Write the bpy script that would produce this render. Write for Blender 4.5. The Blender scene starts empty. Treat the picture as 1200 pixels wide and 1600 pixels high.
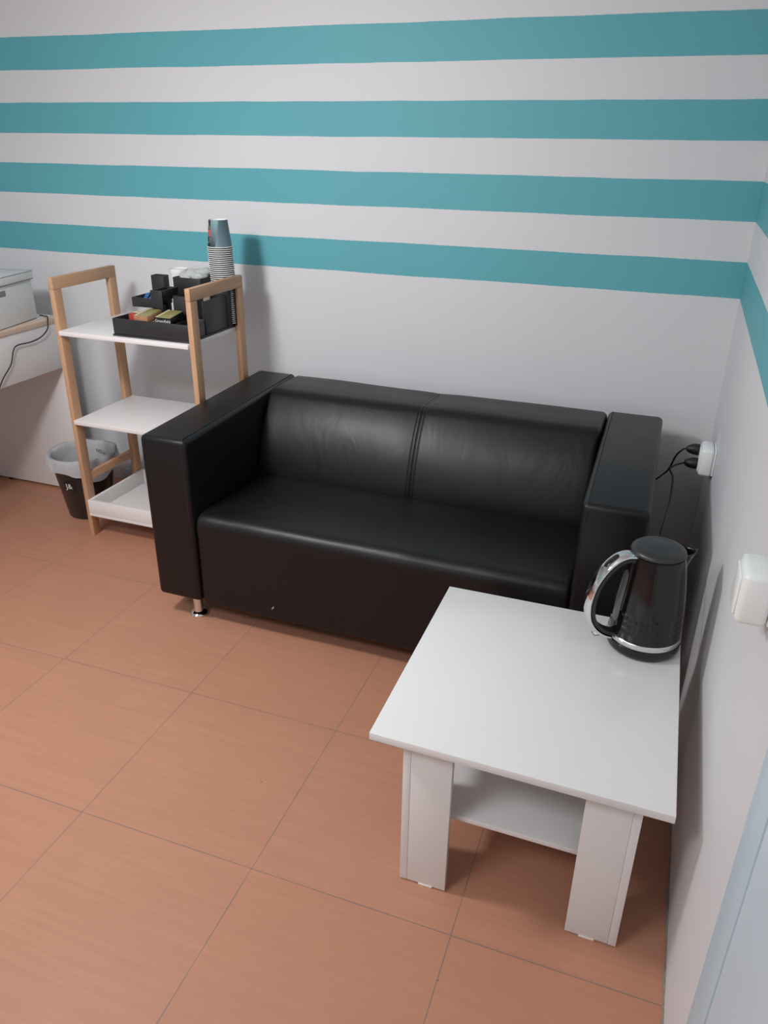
import bpy, bmesh, math, random
from mathutils import Vector, Matrix, noise

scene = bpy.context.scene
COL = scene.collection
PI = math.pi
random.seed(4)

# ------------------------------------------------------------------ camera
cam_d = bpy.data.cameras.new('camera')
cam_d.sensor_fit = 'VERTICAL'
cam_d.sensor_height = 32.0
cam_d.lens = 1204.07 / 1600.0 * 32.0
cam_d.clip_start = 0.02
cam = bpy.data.objects.new('camera', cam_d)
COL.objects.link(cam)


def cam_matrix(loc, yaw, pitch, roll):
    f = Vector((-math.sin(yaw) * math.cos(pitch), math.cos(yaw) * math.cos(pitch), -math.sin(pitch)))
    r = Vector((math.cos(yaw), math.sin(yaw), 0))
    u = r.cross(f)
    r2 = r * math.cos(roll) + u * math.sin(roll)
    u2 = -r * math.sin(roll) + u * math.cos(roll)
    m = Matrix((r2, u2, -f)).transposed().to_4x4()
    m.translation = loc
    return m


cam.matrix_world = cam_matrix(Vector((-0.2055, -2.9047, 1.539)), 0.3500, 0.4462, 0.0132)
scene.camera = cam

# ------------------------------------------------------------------ light and exposure
scene.view_settings.view_transform = 'Standard'
scene.view_settings.look = 'None'
scene.view_settings.exposure = 0.0
scene.view_settings.gamma = 1.0
scene.view_settings.use_curve_mapping = False
world = bpy.data.worlds.new('world')
world.use_nodes = True
world.node_tree.nodes['Background'].inputs[0].default_value = (0.9, 0.95, 1.0, 1)
world.node_tree.nodes['Background'].inputs[1].default_value = 0.05
scene.world = world

LAMP_POS = (-1.85, -1.85, 1.90)
LAMP_W = 24.0
SPOT_W = 56.0
FILL_W = 44.0
FRONT_FILL_W = 10.0
ld = bpy.data.lights.new('room_lamp', 'POINT')
ld.energy = LAMP_W
ld.shadow_soft_size = 0.12
ld.color = (0.985, 0.985, 1.0)
lo = bpy.data.objects.new('room_lamp', ld)
lo.location = LAMP_POS
COL.objects.link(lo)
ld = bpy.data.lights.new('wall_fill_spot', 'SPOT')  # spot added at the lamp position to lift the lower wall and floor
ld.energy = SPOT_W
ld.shadow_soft_size = 0.12
ld.spot_size = math.radians(150)
ld.spot_blend = 1.0
ld.color = (0.985, 0.985, 1.0)
lo = bpy.data.objects.new('wall_fill_spot', ld)
lo.location = LAMP_POS
lo.rotation_euler = (Vector((-1.25, -0.35, 0.2)) - Vector(LAMP_POS)).to_track_quat('-Z', 'Y').to_euler()
COL.objects.link(lo)
ld = bpy.data.lights.new('ceiling_fill', 'AREA')  # unseen area light added overhead to fill the shadows
ld.shape = 'RECTANGLE'
ld.size = 1.2
ld.size_y = 0.6
ld.energy = FILL_W
ld.color = (0.95, 0.98, 1.0)
lo = bpy.data.objects.new('ceiling_fill', ld)
lo.location = (-1.9, -3.6, 2.66)
COL.objects.link(lo)
ld = bpy.data.lights.new('front_fill', 'AREA')  # weak fill light added behind the camera, no window there
ld.shape = 'RECTANGLE'
ld.size = 2.2
ld.size_y = 1.3
ld.energy = FRONT_FILL_W
ld.color = (0.97, 0.985, 1.0)
lo = bpy.data.objects.new('front_fill', ld)
lo.location = (-2.0, -5.15, 1.45)
lo.rotation_euler = (math.radians(90), 0, 0)
COL.objects.link(lo)


# ------------------------------------------------------------------ materials
class NT:
    """small helper for node trees"""

    def __init__(self, name):
        self.m = bpy.data.materials.new(name)
        self.m.use_nodes = True
        self.t = self.m.node_tree
        self.b = self.t.nodes['Principled BSDF']

    def n(self, typ, **kw):
        nd = self.t.nodes.new(typ)
        for k, v in kw.items():
            setattr(nd, k, v)
        return nd

    def l(self, a, b):
        self.t.links.new(a, b)

    def math(self, op, a, b=None, c=None):
        nd = self.n('ShaderNodeMath', operation=op)
        for i, v in enumerate((a, b, c)):
            if v is None:
                continue
            if isinstance(v, (int, float)):
                nd.inputs[i].default_value = v
            else:
                self.l(v, nd.inputs[i])
        return nd.outputs[0]

    def mix(self, fac, a, b):
        nd = self.n('ShaderNodeMix', data_type='RGBA')
        if isinstance(fac, (int, float)):
            nd.inputs[0].default_value = fac
        else:
            self.l(fac, nd.inputs[0])
        for i, v in ((6, a), (7, b)):
            if isinstance(v, tuple):
                nd.inputs[i].default_value = (*v[:3], 1)
            else:
                self.l(v, nd.inputs[i])
        return nd.outputs[2]

    def coords(self, scale=(1, 1, 1)):
        tc = self.n('ShaderNodeTexCoord')
        mp = self.n('ShaderNodeMapping')
        mp.inputs['Scale'].default_value = scale
        self.l(tc.outputs['Object'], mp.inputs[0])
        return mp.outputs[0]

    def noise(self, scale, detail=4, vec=None, rough=0.5):
        nd = self.n('ShaderNodeTexNoise')
        nd.inputs['Scale'].default_value = scale
        nd.inputs['Detail'].default_value = detail
        nd.inputs['Roughness'].default_value = rough
        self.l(vec if vec is not None else self.coords(), nd.inputs['Vector'])
        return nd.outputs['Fac']

    def bump(self, h, strength=0.1, dist=0.01):
        nd = self.n('ShaderNodeBump')
        nd.inputs['Strength'].default_value = strength
        nd.inputs['Distance'].default_value = dist
        self.l(h, nd.inputs['Height'])
        self.l(nd.outputs[0], self.b.inputs['Normal'])

    def set(self, color=None, rough=None, metal=None, spec=None, coat=None, **kw):
        if color is not None:
            if isinstance(color, tuple):
                self.b.inputs['Base Color'].default_value = (*color[:3], 1)
            else:
                self.l(color, self.b.inputs['Base Color'])
        if rough is not None:
            if isinstance(rough, (int, float)):
                self.b.inputs['Roughness'].default_value = rough
            else:
                self.l(rough, self.b.inputs['Roughness'])
        if metal is not None:
            self.b.inputs['Metallic'].default_value = metal
        if spec is not None:
            self.b.inputs['Specular IOR Level'].default_value = spec
        if coat is not None:
            self.b.inputs['Coat Weight'].default_value = coat
        for k, v in kw.items():
            self.b.inputs[k].default_value = v
        return self.m


def plain(name, color, rough=0.5, metal=0.0, spec=0.5, var=0.05, scale=30, bump=0.0, coat=0.0):
    """one colour with a little procedural variation"""
    t = NT(name)
    nz = t.noise(scale, 4)
    dark = tuple(c * (1 - var) for c in color)
    lite = tuple(min(1, c * (1 + var)) for c in color)
    t.set(t.mix(nz, dark, lite), rough, metal, spec, coat)
    if bump:
        t.bump(nz, bump, 0.003)
    return t.m


STRIPES = [(1.910, 1.793), (1.675, 1.560), (1.444, 1.324), (1.199, 1.081)]


def wall_material():
    t = NT('striped_wall_paint')
    tc = t.n('ShaderNodeNewGeometry')
    sep = t.n('ShaderNodeSeparateXYZ')
    t.l(tc.outputs['Position'], sep.inputs[0])
    wob = t.n('ShaderNodeTexNoise')
    wob.inputs['Scale'].default_value = 3.0
    t.l(tc.outputs['Position'], wob.inputs['Vector'])
    wob2 = t.n('ShaderNodeTexNoise')
    wob2.inputs['Scale'].default_value = 60.0
    t.l(tc.outputs['Position'], wob2.inputs['Vector'])
    z = t.math('ADD', sep.outputs['Z'], t.math('MULTIPLY', t.math('SUBTRACT', wob.outputs['Fac'], 0.5), 0.008))
    z = t.math('ADD', z, t.math('MULTIPLY', t.math('SUBTRACT', wob2.outputs['Fac'], 0.5), 0.002))
    tot = None
    for hi, lo_ in STRIPES:
        a = t.math('MULTIPLY', t.math('GREATER_THAN', z, lo_), t.math('LESS_THAN', z, hi))
        tot = a if tot is None else t.math('ADD', tot, a)
    var = t.n('ShaderNodeTexNoise')
    var.inputs['Scale'].default_value = 2.0
    t.l(tc.outputs['Position'], var.inputs['Vector'])
    white = t.mix(var.outputs['Fac'], (0.69, 0.695, 0.715), (0.73, 0.735, 0.755))
    teal = t.mix(var.outputs['Fac'], (0.112, 0.405, 0.46), (0.128, 0.435, 0.49))
    t.set(t.mix(tot, white, teal), 0.55, 0, 0.35)
    fine = t.n('ShaderNodeTexNoise')
    fine.inputs['Scale'].default_value = 220
    t.l(tc.outputs['Position'], fine.inputs['Vector'])
    t.bump(fine.outputs['Fac'], 0.08, 0.002)
    return t.m


def tile_material():
    t = NT('terracotta_wood_grain_tile')
    geo = t.n('ShaderNodeNewGeometry')
    mp = t.n('ShaderNodeMapping')
    mp.vector_type = 'POINT'
    mp.inputs['Location'].default_value = (1.410, 1.317, 0)
    t.l(geo.outputs['Position'], mp.inputs[0])
    rot = t.n('ShaderNodeMapping')
    rot.inputs['Rotation'].default_value = (0, 0, -0.008)
    t.l(mp.outputs[0], rot.inputs[0])
    sep = t.n('ShaderNodeSeparateXYZ')
    t.l(rot.outputs[0], sep.inputs[0])
    sx, sy = 0.484, 0.503
    u = t.math('DIVIDE', sep.outputs['X'], sx)
    v = t.math('DIVIDE', sep.outputs['Y'], sy)

    def edge(c, s):
        f = t.math('FRACT', t.math('ADD', c, 0.5))
        return t.math('MULTIPLY', t.math('ABSOLUTE', t.math('SUBTRACT', f, 0.5)), s)

    d = t.math('MINIMUM', edge(u, sx), edge(v, sy))
    wn = t.n('ShaderNodeTexNoise')
    wn.inputs['Scale'].default_value = 9
    t.l(geo.outputs['Position'], wn.inputs['Vector'])
    width = t.math('ADD', 0.0004, t.math('MULTIPLY', wn.outputs['Fac'], 0.0018))
    grout = t.math('LESS_THAN', d, width)
    # per-tile tint
    cell = t.n('ShaderNodeCombineXYZ')
    t.l(t.math('FLOOR', u), cell.inputs[0])
    t.l(t.math('FLOOR', v), cell.inputs[1])
    wh = t.n('ShaderNodeTexWhiteNoise')
    t.l(cell.outputs[0], wh.inputs['Vector'])
    # grain: long streaks along x, shifted per tile
    st = t.n('ShaderNodeMapping')
    st.inputs['Scale'].default_value = (1.6, 46, 1)
    t.l(geo.outputs['Position'], st.inputs[0])
    add = t.n('ShaderNodeVectorMath', operation='ADD')
    t.l(st.outputs[0], add.inputs[0])
    sc = t.n('ShaderNodeVectorMath', operation='SCALE')
    t.l(cell.outputs[0], sc.inputs[0])
    sc.inputs['Scale'].default_value = 7.3
    t.l(sc.outputs[0], add.inputs[1])
    grain = t.n('ShaderNodeTexNoise')
    grain.inputs['Scale'].default_value = 1.6
    grain.inputs['Detail'].default_value = 6
    grain.inputs['Roughness'].default_value = 0.65
    t.l(add.outputs[0], grain.inputs['Vector'])
    blot = t.n('ShaderNodeTexNoise')
    blot.inputs['Scale'].default_value = 5
    blot.inputs['Detail'].default_value = 5
    t.l(geo.outputs['Position'], blot.inputs['Vector'])
    rmp = t.n('ShaderNodeMapRange')
    rmp.inputs[1].default_value = 0.3
    rmp.inputs[2].default_value = 0.7
    t.l(grain.outputs['Fac'], rmp.inputs[0])
    base = t.mix(rmp.outputs[0], (0.465, 0.220, 0.138), (0.525, 0.258, 0.164))
    base = t.mix(t.math('MULTIPLY', wh.outputs['Value'], 0.35), base, (0.49, 0.215, 0.125))
    bm_ = t.n('ShaderNodeMapRange')
    bm_.inputs[1].default_value = 0.45
    bm_.inputs[2].default_value = 0.75
    bm_.inputs[4].default_value = 0.35
    t.l(blot.outputs['Fac'], bm_.inputs[0])
    base = t.mix(bm_.outputs[0], base, (0.43, 0.21, 0.135))
    # small specks of dirt
    vor = t.n('ShaderNodeTexVoronoi')
    vor.inputs['Scale'].default_value = 4.5
    t.l(geo.outputs['Position'], vor.inputs['Vector'])
    speck = t.math('LESS_THAN', vor.outputs['Distance'], 0.014)
    base = t.mix(t.math('MULTIPLY', speck, 0.55), base, (0.10, 0.06, 0.045))
    col = t.mix(grout, base, (0.27, 0.175, 0.145))
    t.set(col, 0.48, 0, 0.35)
    nd = t.n('ShaderNodeBump')
    nd.inputs['Strength'].default_value = 0.15
    nd.inputs['Distance'].default_value = 0.002
    t.l(t.math('SUBTRACT', grain.outputs['Fac'], t.math('MULTIPLY', grout, 1.0)), nd.inputs['Height'])
    t.l(nd.outputs[0], t.b.inputs['Normal'])
    return t.m


def leather_material():
    t = NT('black_leather')
    vec = t.coords()
    big = t.noise(9, 5, vec)
    fine = t.n('ShaderNodeTexVoronoi')
    fine.inputs['Scale'].default_value = 420
    t.l(vec, fine.inputs['Vector'])
    t.set(t.mix(big, (0.0055, 0.005, 0.006), (0.007, 0.0065, 0.0075)), None, 0, 0.36)
    rr = t.n('ShaderNodeMapRange')
    rr.inputs[3].default_value = 0.35
    rr.inputs[4].default_value = 0.44
    t.l(big, rr.inputs[0])
    t.l(rr.outputs[0], t.b.inputs['Roughness'])
    crease = t.n('ShaderNodeTexNoise')
    crease.inputs['Scale'].default_value = 5
    crease.inputs['Detail'].default_value = 3
    crease.inputs['Distortion'].default_value = 1.2
    mp = t.n('ShaderNodeMapping')
    mp.inputs['Scale'].default_value = (2.0, 0.9, 1)
    mp.inputs['Rotation'].default_value = (0, 0, 0.7)
    t.l(vec, mp.inputs[0])
    t.l(mp.outputs[0], crease.inputs['Vector'])
    h = t.math('ADD', t.math('MULTIPLY', crease.outputs['Fac'], 1.0), t.math('MULTIPLY', fine.outputs['Distance'], 0.03))
    t.bump(h, 0.14, 0.010)
    return t.m


def wood_material(name, c1, c2, axis=2, scale=1.0):
    t = NT(name)
    s = [30 * scale, 30 * scale, 30 * scale]
    s[axis] = 2.2 * scale
    vec = t.coords(tuple(s))
    g = t.noise(1.6, 6, vec, 0.6)
    mr = t.n('ShaderNodeMapRange')
    mr.inputs[1].default_value = 0.3
    mr.inputs[2].default_value = 0.7
    t.l(g, mr.inputs[0])
    t.set(t.mix(mr.outputs[0], c1, c2), 0.5, 0, 0.4)
    t.bump(g, 0.08, 0.002)
    return t.m


M = {}
M['wall'] = wall_material()
M['tile'] = tile_material()
M['leather'] = leather_material()
M['seam'] = plain('black_thread', (0.012, 0.011, 0.012), 0.6)
M['chrome'] = plain('chrome', (0.82, 0.82, 0.82), 0.06, 1.0, var=0.01)
M['steel'] = plain('brushed_steel', (0.78, 0.77, 0.75), 0.22, 1.0, var=0.03)
M['lam'] = plain('white_laminate', (0.77, 0.765, 0.76), 0.20, 0, 0.5, var=0.012, scale=8)
M['lam2'] = plain('white_board_paint', (0.80, 0.77, 0.765), 0.42, 0, 0.45, var=0.012, scale=8)
M['edge'] = plain('white_edge_band', (0.70, 0.695, 0.68), 0.4, var=0.01)
M['beech'] = wood_material('beech_upright', (0.48, 0.275, 0.155), (0.57, 0.345, 0.205), 2)
M['beech_y'] = wood_material('beech_rail', (0.48, 0.275, 0.155), (0.57, 0.345, 0.205), 1)
M['deskwood'] = wood_material('pale_beech_edge', (0.64, 0.46, 0.36), (0.70, 0.52, 0.42), 1)
M['bplastic'] = plain('black_plastic', (0.022, 0.021, 0.022), 0.42, 0, 0.5, var=0.08)
M['bgloss'] = plain('glossy_black_plastic', (0.0075, 0.0075, 0.008), 0.10, 0, 0.5, var=0.05)
M['lid'] = plain('dark_grey_plastic', (0.026, 0.027, 0.028), 0.36, 0, 0.5, var=0.05)
M['bin'] = plain('bin_black_plastic', (0.022, 0.022, 0.024), 0.28, 0, 0.5, var=0.1)
M['cable'] = plain('black_cable_rubber', (0.01, 0.01, 0.01), 0.5)
M['socket'] = plain('white_socket_plastic', (0.86, 0.89, 0.88), 0.3, 0, 0.5, var=0.01)
M['window'] = plain('smoky_water_window', (0.11, 0.12, 0.13), 0.12, 0, 0.5, var=0.05)
M['paper'] = plain('white_paper', (0.80, 0.78, 0.76), 0.7, var=0.03)
M['cuprim'] = plain('white_cup_paper', (0.80, 0.80, 0.78), 0.5, var=0.02)
M['cupdark'] = plain('shaded_cup_paper', (0.02, 0.022, 0.025), 0.6, var=0.1)  # colour darkened to paint the shade between the stacked rims
M['box'] = plain('off_white_box_board', (0.72, 0.73, 0.72), 0.55, var=0.02)
M['boxline'] = plain('grey_edging_and_gap_shade', (0.22, 0.22, 0.22), 0.6)  # edging grey, also paints the shadow gap under the storage box
M['gold'] = plain('olive_gold_card', (0.29, 0.26, 0.10), 0.35, var=0.25, scale=60)
M['goldlite'] = plain('shiny_gold_band', (0.80, 0.74, 0.50), 0.25, var=0.1, scale=90)
M['blackcard'] = plain('black_card', (0.01, 0.01, 0.01), 0.4)
M['redcard'] = plain('red_card', (0.42, 0.05, 0.045), 0.45, var=0.35, scale=70)
M['tancard'] = plain('tan_card', (0.42, 0.22, 0.12), 0.5, var=0.25, scale=60)
M['blue'] = plain('blue_sachet_foil', (0.04, 0.12, 0.36), 0.35, var=0.45, scale=60)
M['print'] = plain('white_print', (0.75, 0.75, 0.72), 0.5)
M['inkdark'] = plain('dark_print', (0.05, 0.05, 0.055), 0.6)
M['door'] = plain('pale_blue_door_paint', (0.66, 0.80, 0.90), 0.4, var=0.015, scale=4)
M['doorframe'] = plain('pale_blue_frame_paint', (0.53, 0.68, 0.77), 0.45, var=0.02, scale=4)
M['tan'] = plain('tan_sealant', (0.38, 0.35, 0.31), 0.7, var=0.1)
M['grime'] = plain('grey_joint_filler', (0.27, 0.24, 0.22), 0.8, var=0.6, scale=70, bump=0.4)
M['ceil'] = plain('white_ceiling_paint', (0.78, 0.78, 0.78), 0.7, var=0.01)
M['farwall'] = plain('grey_wall_paint', (0.42, 0.43, 0.44), 0.7, var=0.01)
M['glide'] = plain('white_felt_glide', (0.78, 0.75, 0.68), 0.7)
M['scratch'] = plain('pale_scuff', (0.40, 0.39, 0.38), 0.6)


def translucent(name, color, trans, rough=0.4):
    t = NT(name)
    nz = t.noise(25, 5)
    t.set(t.mix(nz, tuple(c * 0.85 for c in color), color), rough, 0, 0.4)
    t.b.inputs['Transmission Weight'].default_value = trans
    t.b.inputs['IOR'].default_value = 1.05
    t.bump(nz, 0.5, 0.01)
    return t.m


M['bag'] = translucent('white_bin_liner_film', (0.66, 0.66, 0.68), 0.30, 0.38)
M['plastic'] = translucent('clear_plastic_lids', (0.75, 0.78, 0.77), 0.35, 0.3)


def cup_print_material():
    """slate-blue cup with lighter facets, a dark band and one red mark"""
    t = NT('printed_slate_cup')
    tc = t.n('ShaderNodeTexCoord')
    sep = t.n('ShaderNodeSeparateXYZ')
    t.l(tc.outputs['Object'], sep.inputs[0])
    ang = t.math('ARCTAN2', sep.outputs['Y'], sep.outputs['X'])
    z = sep.outputs['Z']
    # facet border slants with height
    k = t.math('ADD', ang, t.math('MULTIPLY', z, -5.0))
    f1 = t.math('GREATER_THAN', k, -1.45)
    mr = t.n('ShaderNodeMapRange')
    mr.inputs[1].default_value = 0.0
    mr.inputs[2].default_value = 0.095
    t.l(z, mr.inputs[0])
    left = t.mix(mr.outputs[0], (0.02, 0.035, 0.045), (0.20, 0.33, 0.37))
    right = t.mix(mr.outputs[0], (0.145, 0.215, 0.255), (0.085, 0.15, 0.175))
    col = t.mix(f1, left, right)
    dark = t.math('LESS_THAN', ang, -1.90)
    nz = t.noise(70, 2)
    motif = t.mix(t.math('GREATER_THAN', nz, 0.52), (0.02, 0.02, 0.02), (0.16, 0.17, 0.16))
    redz = t.math('MULTIPLY', t.math('GREATER_THAN', z, 0.040), t.math('LESS_THAN', z, 0.064))
    motif = t.mix(redz, motif, (0.55, 0.09, 0.085))
    col = t.mix(dark, col, motif)
    t.set(col, 0.45, 0, 0.4)
    return t.m


M['cup'] = cup_print_material()


# ------------------------------------------------------------------ mesh helpers
def obj(name, bm, mat, parent=None, smooth=35, loc=None, keep_world=False):
    me = bpy.data.meshes.new(name)
    bmesh.ops.recalc_face_normals(bm, faces=bm.faces[:])
    bm.to_mesh(me)
    bm.free()
    mats = mat if isinstance(mat, (list, tuple)) else [mat]
    for m in mats:
        me.materials.append(m)
    if smooth:
        for p in me.polygons:
            p.use_smooth = True
        me.set_sharp_from_angle(angle=math.radians(smooth))
    o = bpy.data.objects.new(name, me)
    COL.objects.link(o)
    if loc is not None:
        o.location = loc
    if parent is not None:
        o.parent = parent
    return o


def tag(o, label=None, cat=None, group=None, kind=None):
    if label:
        o['label'] = label
    if cat:
        o['category'] = cat
    if group:
        o['group'] = group
    if kind:
        o['kind'] = kind
    return o


def thing(name, loc, label, cat, rz=0.0, group=None):
    o = bpy.data.objects.new(name, None)
    o.empty_display_size = 0.1
    COL.objects.link(o)
    o.location = loc
    o.rotation_euler = (0, 0, rz)
    return tag(o, label, cat, group)


def hexa(bm, c8, bev=0.0, seg=2, mi=0):
    """eight corners: bottom ring (4) then top ring (4)"""
    vs = [bm.verts.new(c) for c in c8]
    fs = []
    for q in ((3, 2, 1, 0), (4, 5, 6, 7), (0, 1, 5, 4), (1, 2, 6, 5), (2, 3, 7, 6), (3, 0, 4, 7)):
        f = bm.faces.new([vs[i] for i in q])
        f.material_index = mi
        fs.append(f)
    if bev > 0:
        edges = list({e for f in fs for e in f.edges})
        r = bmesh.ops.bevel(bm, geom=edges, offset=bev, segments=seg, profile=0.5, affect='EDGES', clamp_overlap=True)
        for f in r['faces']:
            f.material_index = mi
    return bm


def box(bm, x0, x1, y0, y1, z0, z1, bev=0.0, seg=2, mi=0):
    x0, x1 = min(x0, x1), max(x0, x1)
    y0, y1 = min(y0, y1), max(y0, y1)
    return hexa(bm, [(x0, y0, z0), (x1, y0, z0), (x1, y1, z0), (x0, y1, z0),
                     (x0, y0, z1), (x1, y0, z1), (x1, y1, z1), (x0, y1, z1)], bev, seg, mi)


def boxobj(name, x0, x1, y0, y1, z0, z1, mat, parent=None, bev=0.0015, seg=2):
    return obj(name, box(bmesh.new(), x0, x1, y0, y1, z0, z1, bev, seg), mat, parent)


def lathe(bm, prof, n=48, c=(0, 0), fn=None, mi=0, closed=False):
    """revolve (r, z) pairs; fn(angle, r, z) may return a changed (r, z)"""
    rings = []
    for r, z in prof:
        if r < 1e-6:
            rings.append([bm.verts.new((c[0], c[1], z))])
            continue
        ring = []
        for i in range(n):
            a = 2 * PI * i / n
            rr, zz = fn(a, r, z) if fn else (r, z)
            ring.append(bm.verts.new((c[0] + rr * math.cos(a), c[1] + rr * math.sin(a), zz)))
        rings.append(ring)
    pairs = list(zip(rings[:-1], rings[1:]))
    if closed:
        pairs.append((rings[-1], rings[0]))
    for a, b in pairs:
        if len(a) == 1 and len(b) == 1:
            continue
        for i in range(n):
            j = (i + 1) % n
            if len(a) == 1:
                f = bm.faces.new((a[0], b[i], b[j]))
            elif len(b) == 1:
                f = bm.faces.new((a[i], a[j], b[0]))
            else:
                f = bm.faces.new((a[i], a[j], b[j], b[i]))
            f.material_index = mi
    return bm


def catmull(pts, per=8):
    P = [Vector(p) for p in pts]
    P = [P[0] * 2 - P[1]] + P + [P[-1] * 2 - P[-2]]
    out = []
    for i in range(1, len(P) - 2):
        p0, p1, p2, p3 = P[i - 1:i + 3]
        for k in range(per):
            t = k / per
            out.append(0.5 * ((2 * p1) + (p2 - p0) * t + (2 * p0 - 5 * p1 + 4 * p2 - p3) * t * t
                              + (3 * p1 - p0 - 3 * p2 + p3) * t ** 3))
    out.append(P[-2])
    return out


def tube(bm, pts, r, n=8, mi=0):
    pts = [Vector(p) for p in pts]
    rings = []
    up = Vector((0, 0, 1))
    side = None
    for i, p in enumerate(pts):
        d = (pts[min(i + 1, len(pts) - 1)] - pts[max(i - 1, 0)]).normalized()
        if side is None:
            side = d.cross(up) if abs(d.z) < 0.95 else d.cross(Vector((1, 0, 0)))
        side = (side - d * side.dot(d)).normalized()
        v = d.cross(side)
        rr = r(i / (len(pts) - 1)) if callable(r) else r
        rings.append([bm.verts.new(p + side * rr * math.cos(2 * PI * k / n) + v * rr * math.sin(2 * PI * k / n)) for k in range(n)])
    for a, b in zip(rings[:-1], rings[1:]):
        for k in range(n):
            f = bm.faces.new((a[k], a[(k + 1) % n], b[(k + 1) % n], b[k]))
            f.material_index = mi
    for ring in (rings[0], rings[-1]):
        f = bm.faces.new(ring)
        f.material_index = mi
    return bm


def round_poly(pts, radii, seg=6):
    """2-D polygon with rounded corners"""
    out = []
    n = len(pts)
    for i in range(n):
        p = Vector(pts[i])
        a = (Vector(pts[i - 1]) - p)
        b = (Vector(pts[(i + 1) % n]) - p)
        r = radii[i]
        if r <= 0:
            out.append(p)
            continue
        ang = a.angle(b)
        d = min(r / math.tan(ang / 2), a.length * 0.48, b.length * 0.48)
        p0 = p + a.normalized() * d
        p1 = p + b.normalized() * d
        for k in range(seg + 1):
            t = k / seg
            out.append((1 - t) ** 2 * p0 + 2 * (1 - t) * t * p + t * t * p1)
    return out


def subdivide_poly(pts, maxlen):
    out = []
    n = len(pts)
    for i in range(n):
        a, b = pts[i], pts[(i + 1) % n]
        k = max(1, int(math.ceil((b - a).length / maxlen)))
        for j in range(k):
            out.append(a.lerp(b, j / k))
    return out


def loft_x(bm, prof, stations, inset, bulge=None):
    """sweep a (y, z) profile along x; inset(x) shrinks it along its normals"""
    n = len(prof)
    nor = []
    area = sum(prof[i].x * prof[(i + 1) % n].y - prof[(i + 1) % n].x * prof[i].y for i in range(n))
    sgn = 1 if area > 0 else -1
    for i in range(n):
        t = (prof[(i + 1) % n] - prof[i - 1])
        t.normalize()
        nor.append(Vector((t.y, -t.x)) * sgn)
    rings = []
    for x in stations:
        ring = []
        for i in range(n):
            d = -inset(x)
            if bulge:
                d += bulge(x, prof[i])
            q = prof[i] + nor[i] * d
            ring.append(bm.verts.new((x, q.x, q.y)))
        rings.append(ring)
    for a, b in zip(rings[:-1], rings[1:]):
        for i in range(n):
            j = (i + 1) % n
            bm.faces.new((a[i], a[j], b[j], b[i]))
    bm.faces.new(rings[0])
    bm.faces.new(list(reversed(rings[-1])))
    return bm


def text_mesh(name, body, size, mat, parent, matrix, extrude=0.0002):
    cu = bpy.data.curves.new(name + '_curve', 'FONT')
    cu.body = body
    cu.size = size
    cu.extrude = extrude
    cu.align_x = 'CENTER'
    cu.align_y = 'CENTER'
    tmp = bpy.data.objects.new(name + '_tmp', cu)
    COL.objects.link(tmp)
    dg = bpy.context.evaluated_depsgraph_get()
    dg.update()
    me = bpy.data.meshes.new_from_object(tmp.evaluated_get(dg))
    bpy.data.objects.remove(tmp)
    bpy.data.curves.remove(cu)
    me.name = name
    me.transform(matrix)
    me.materials.clear()
    me.materials.append(mat)
    o = bpy.data.objects.new(name, me)
    COL.objects.link(o)
    if parent:
        o.parent = parent
    return o


def frame_matrix(origin, xdir, ydir):
    x = Vector(xdir).normalized()
    z = x.cross(Vector(ydir)).normalized()
    y = z.cross(x)
    m = Matrix((x, y, z)).transposed().to_4x4()
    m.translation = Vector(origin)
    return m


# ------------------------------------------------------------------ the setting
X0, Y0, H = -4.3, -5.2, 2.7


def slab(name, *b, mat):
    o = boxobj(name, *b, mat, None, 0)
    return tag(o, kind='structure')


slab('floor', X0 - 0.1, 0.1, Y0 - 0.1, 0.1, -0.1, 0.0, mat=M['tile'])
slab('ceiling', X0 - 0.1, 0.1, Y0 - 0.1, 0.1, H, H + 0.1, mat=M['ceil'])
slab('wall_back', X0 - 0.1, 0.1, 0.0, 0.1, 0.0, H, mat=M['wall'])
slab('wall_left', X0 - 0.1, X0, Y0, 0.0, 0.0, H, mat=M['wall'])
slab('wall_front', X0 - 0.1, 0.1, Y0 - 0.1, Y0, 0.0, H, mat=M['farwall'])
slab('wall_right', 0.0, 0.1, Y0, 0.0, 0.0, H, mat=M['wall'])

# uneven filler joint where the right wall meets the tiles
bm = bmesh.new()
for x, y0, y1, seed in ((0, -2.06, -0.002, 0),):
    n = 260
    prev = None
    for i in range(n + 1):
        y = y0 + (y1 - y0) * i / n
        w = 0.004 + 0.005 * noise.noise((y * 14, 3.1, 0)) + 0.003 * noise.noise((y * 60, 1.1, 0))
        h = 0.007 + 0.006 * noise.noise((y * 18, 7.7, 0)) + 0.004 * noise.noise((y * 70, 2.2, 0))
        w, h = max(w, 0.002), max(h, 0.003)
        row = [bm.verts.new((0, y, 0)), bm.verts.new((-w, y, 0)), bm.verts.new((-w * 0.7, y, h * 0.7)), bm.verts.new((0, y, h))]
        if prev:
            for k in range(3):
                bm.faces.new((prev[k], prev[k + 1], row[k + 1], row[k]))
        prev = row
tag(obj('trim_1', bm, M['grime'], None, 60), kind='structure')

# pale blue door on the right wall, just in front of the table
dr = bpy.data.objects.new('door_1', None)
COL.objects.link(dr)
dr.location = (0, -2.5, 0)
tag(dr, kind='structure')


def local(o, root):
    if o.parent is root:
        o.matrix_parent_inverse = Matrix.Translation(-Vector(root.location))
    return o


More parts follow.
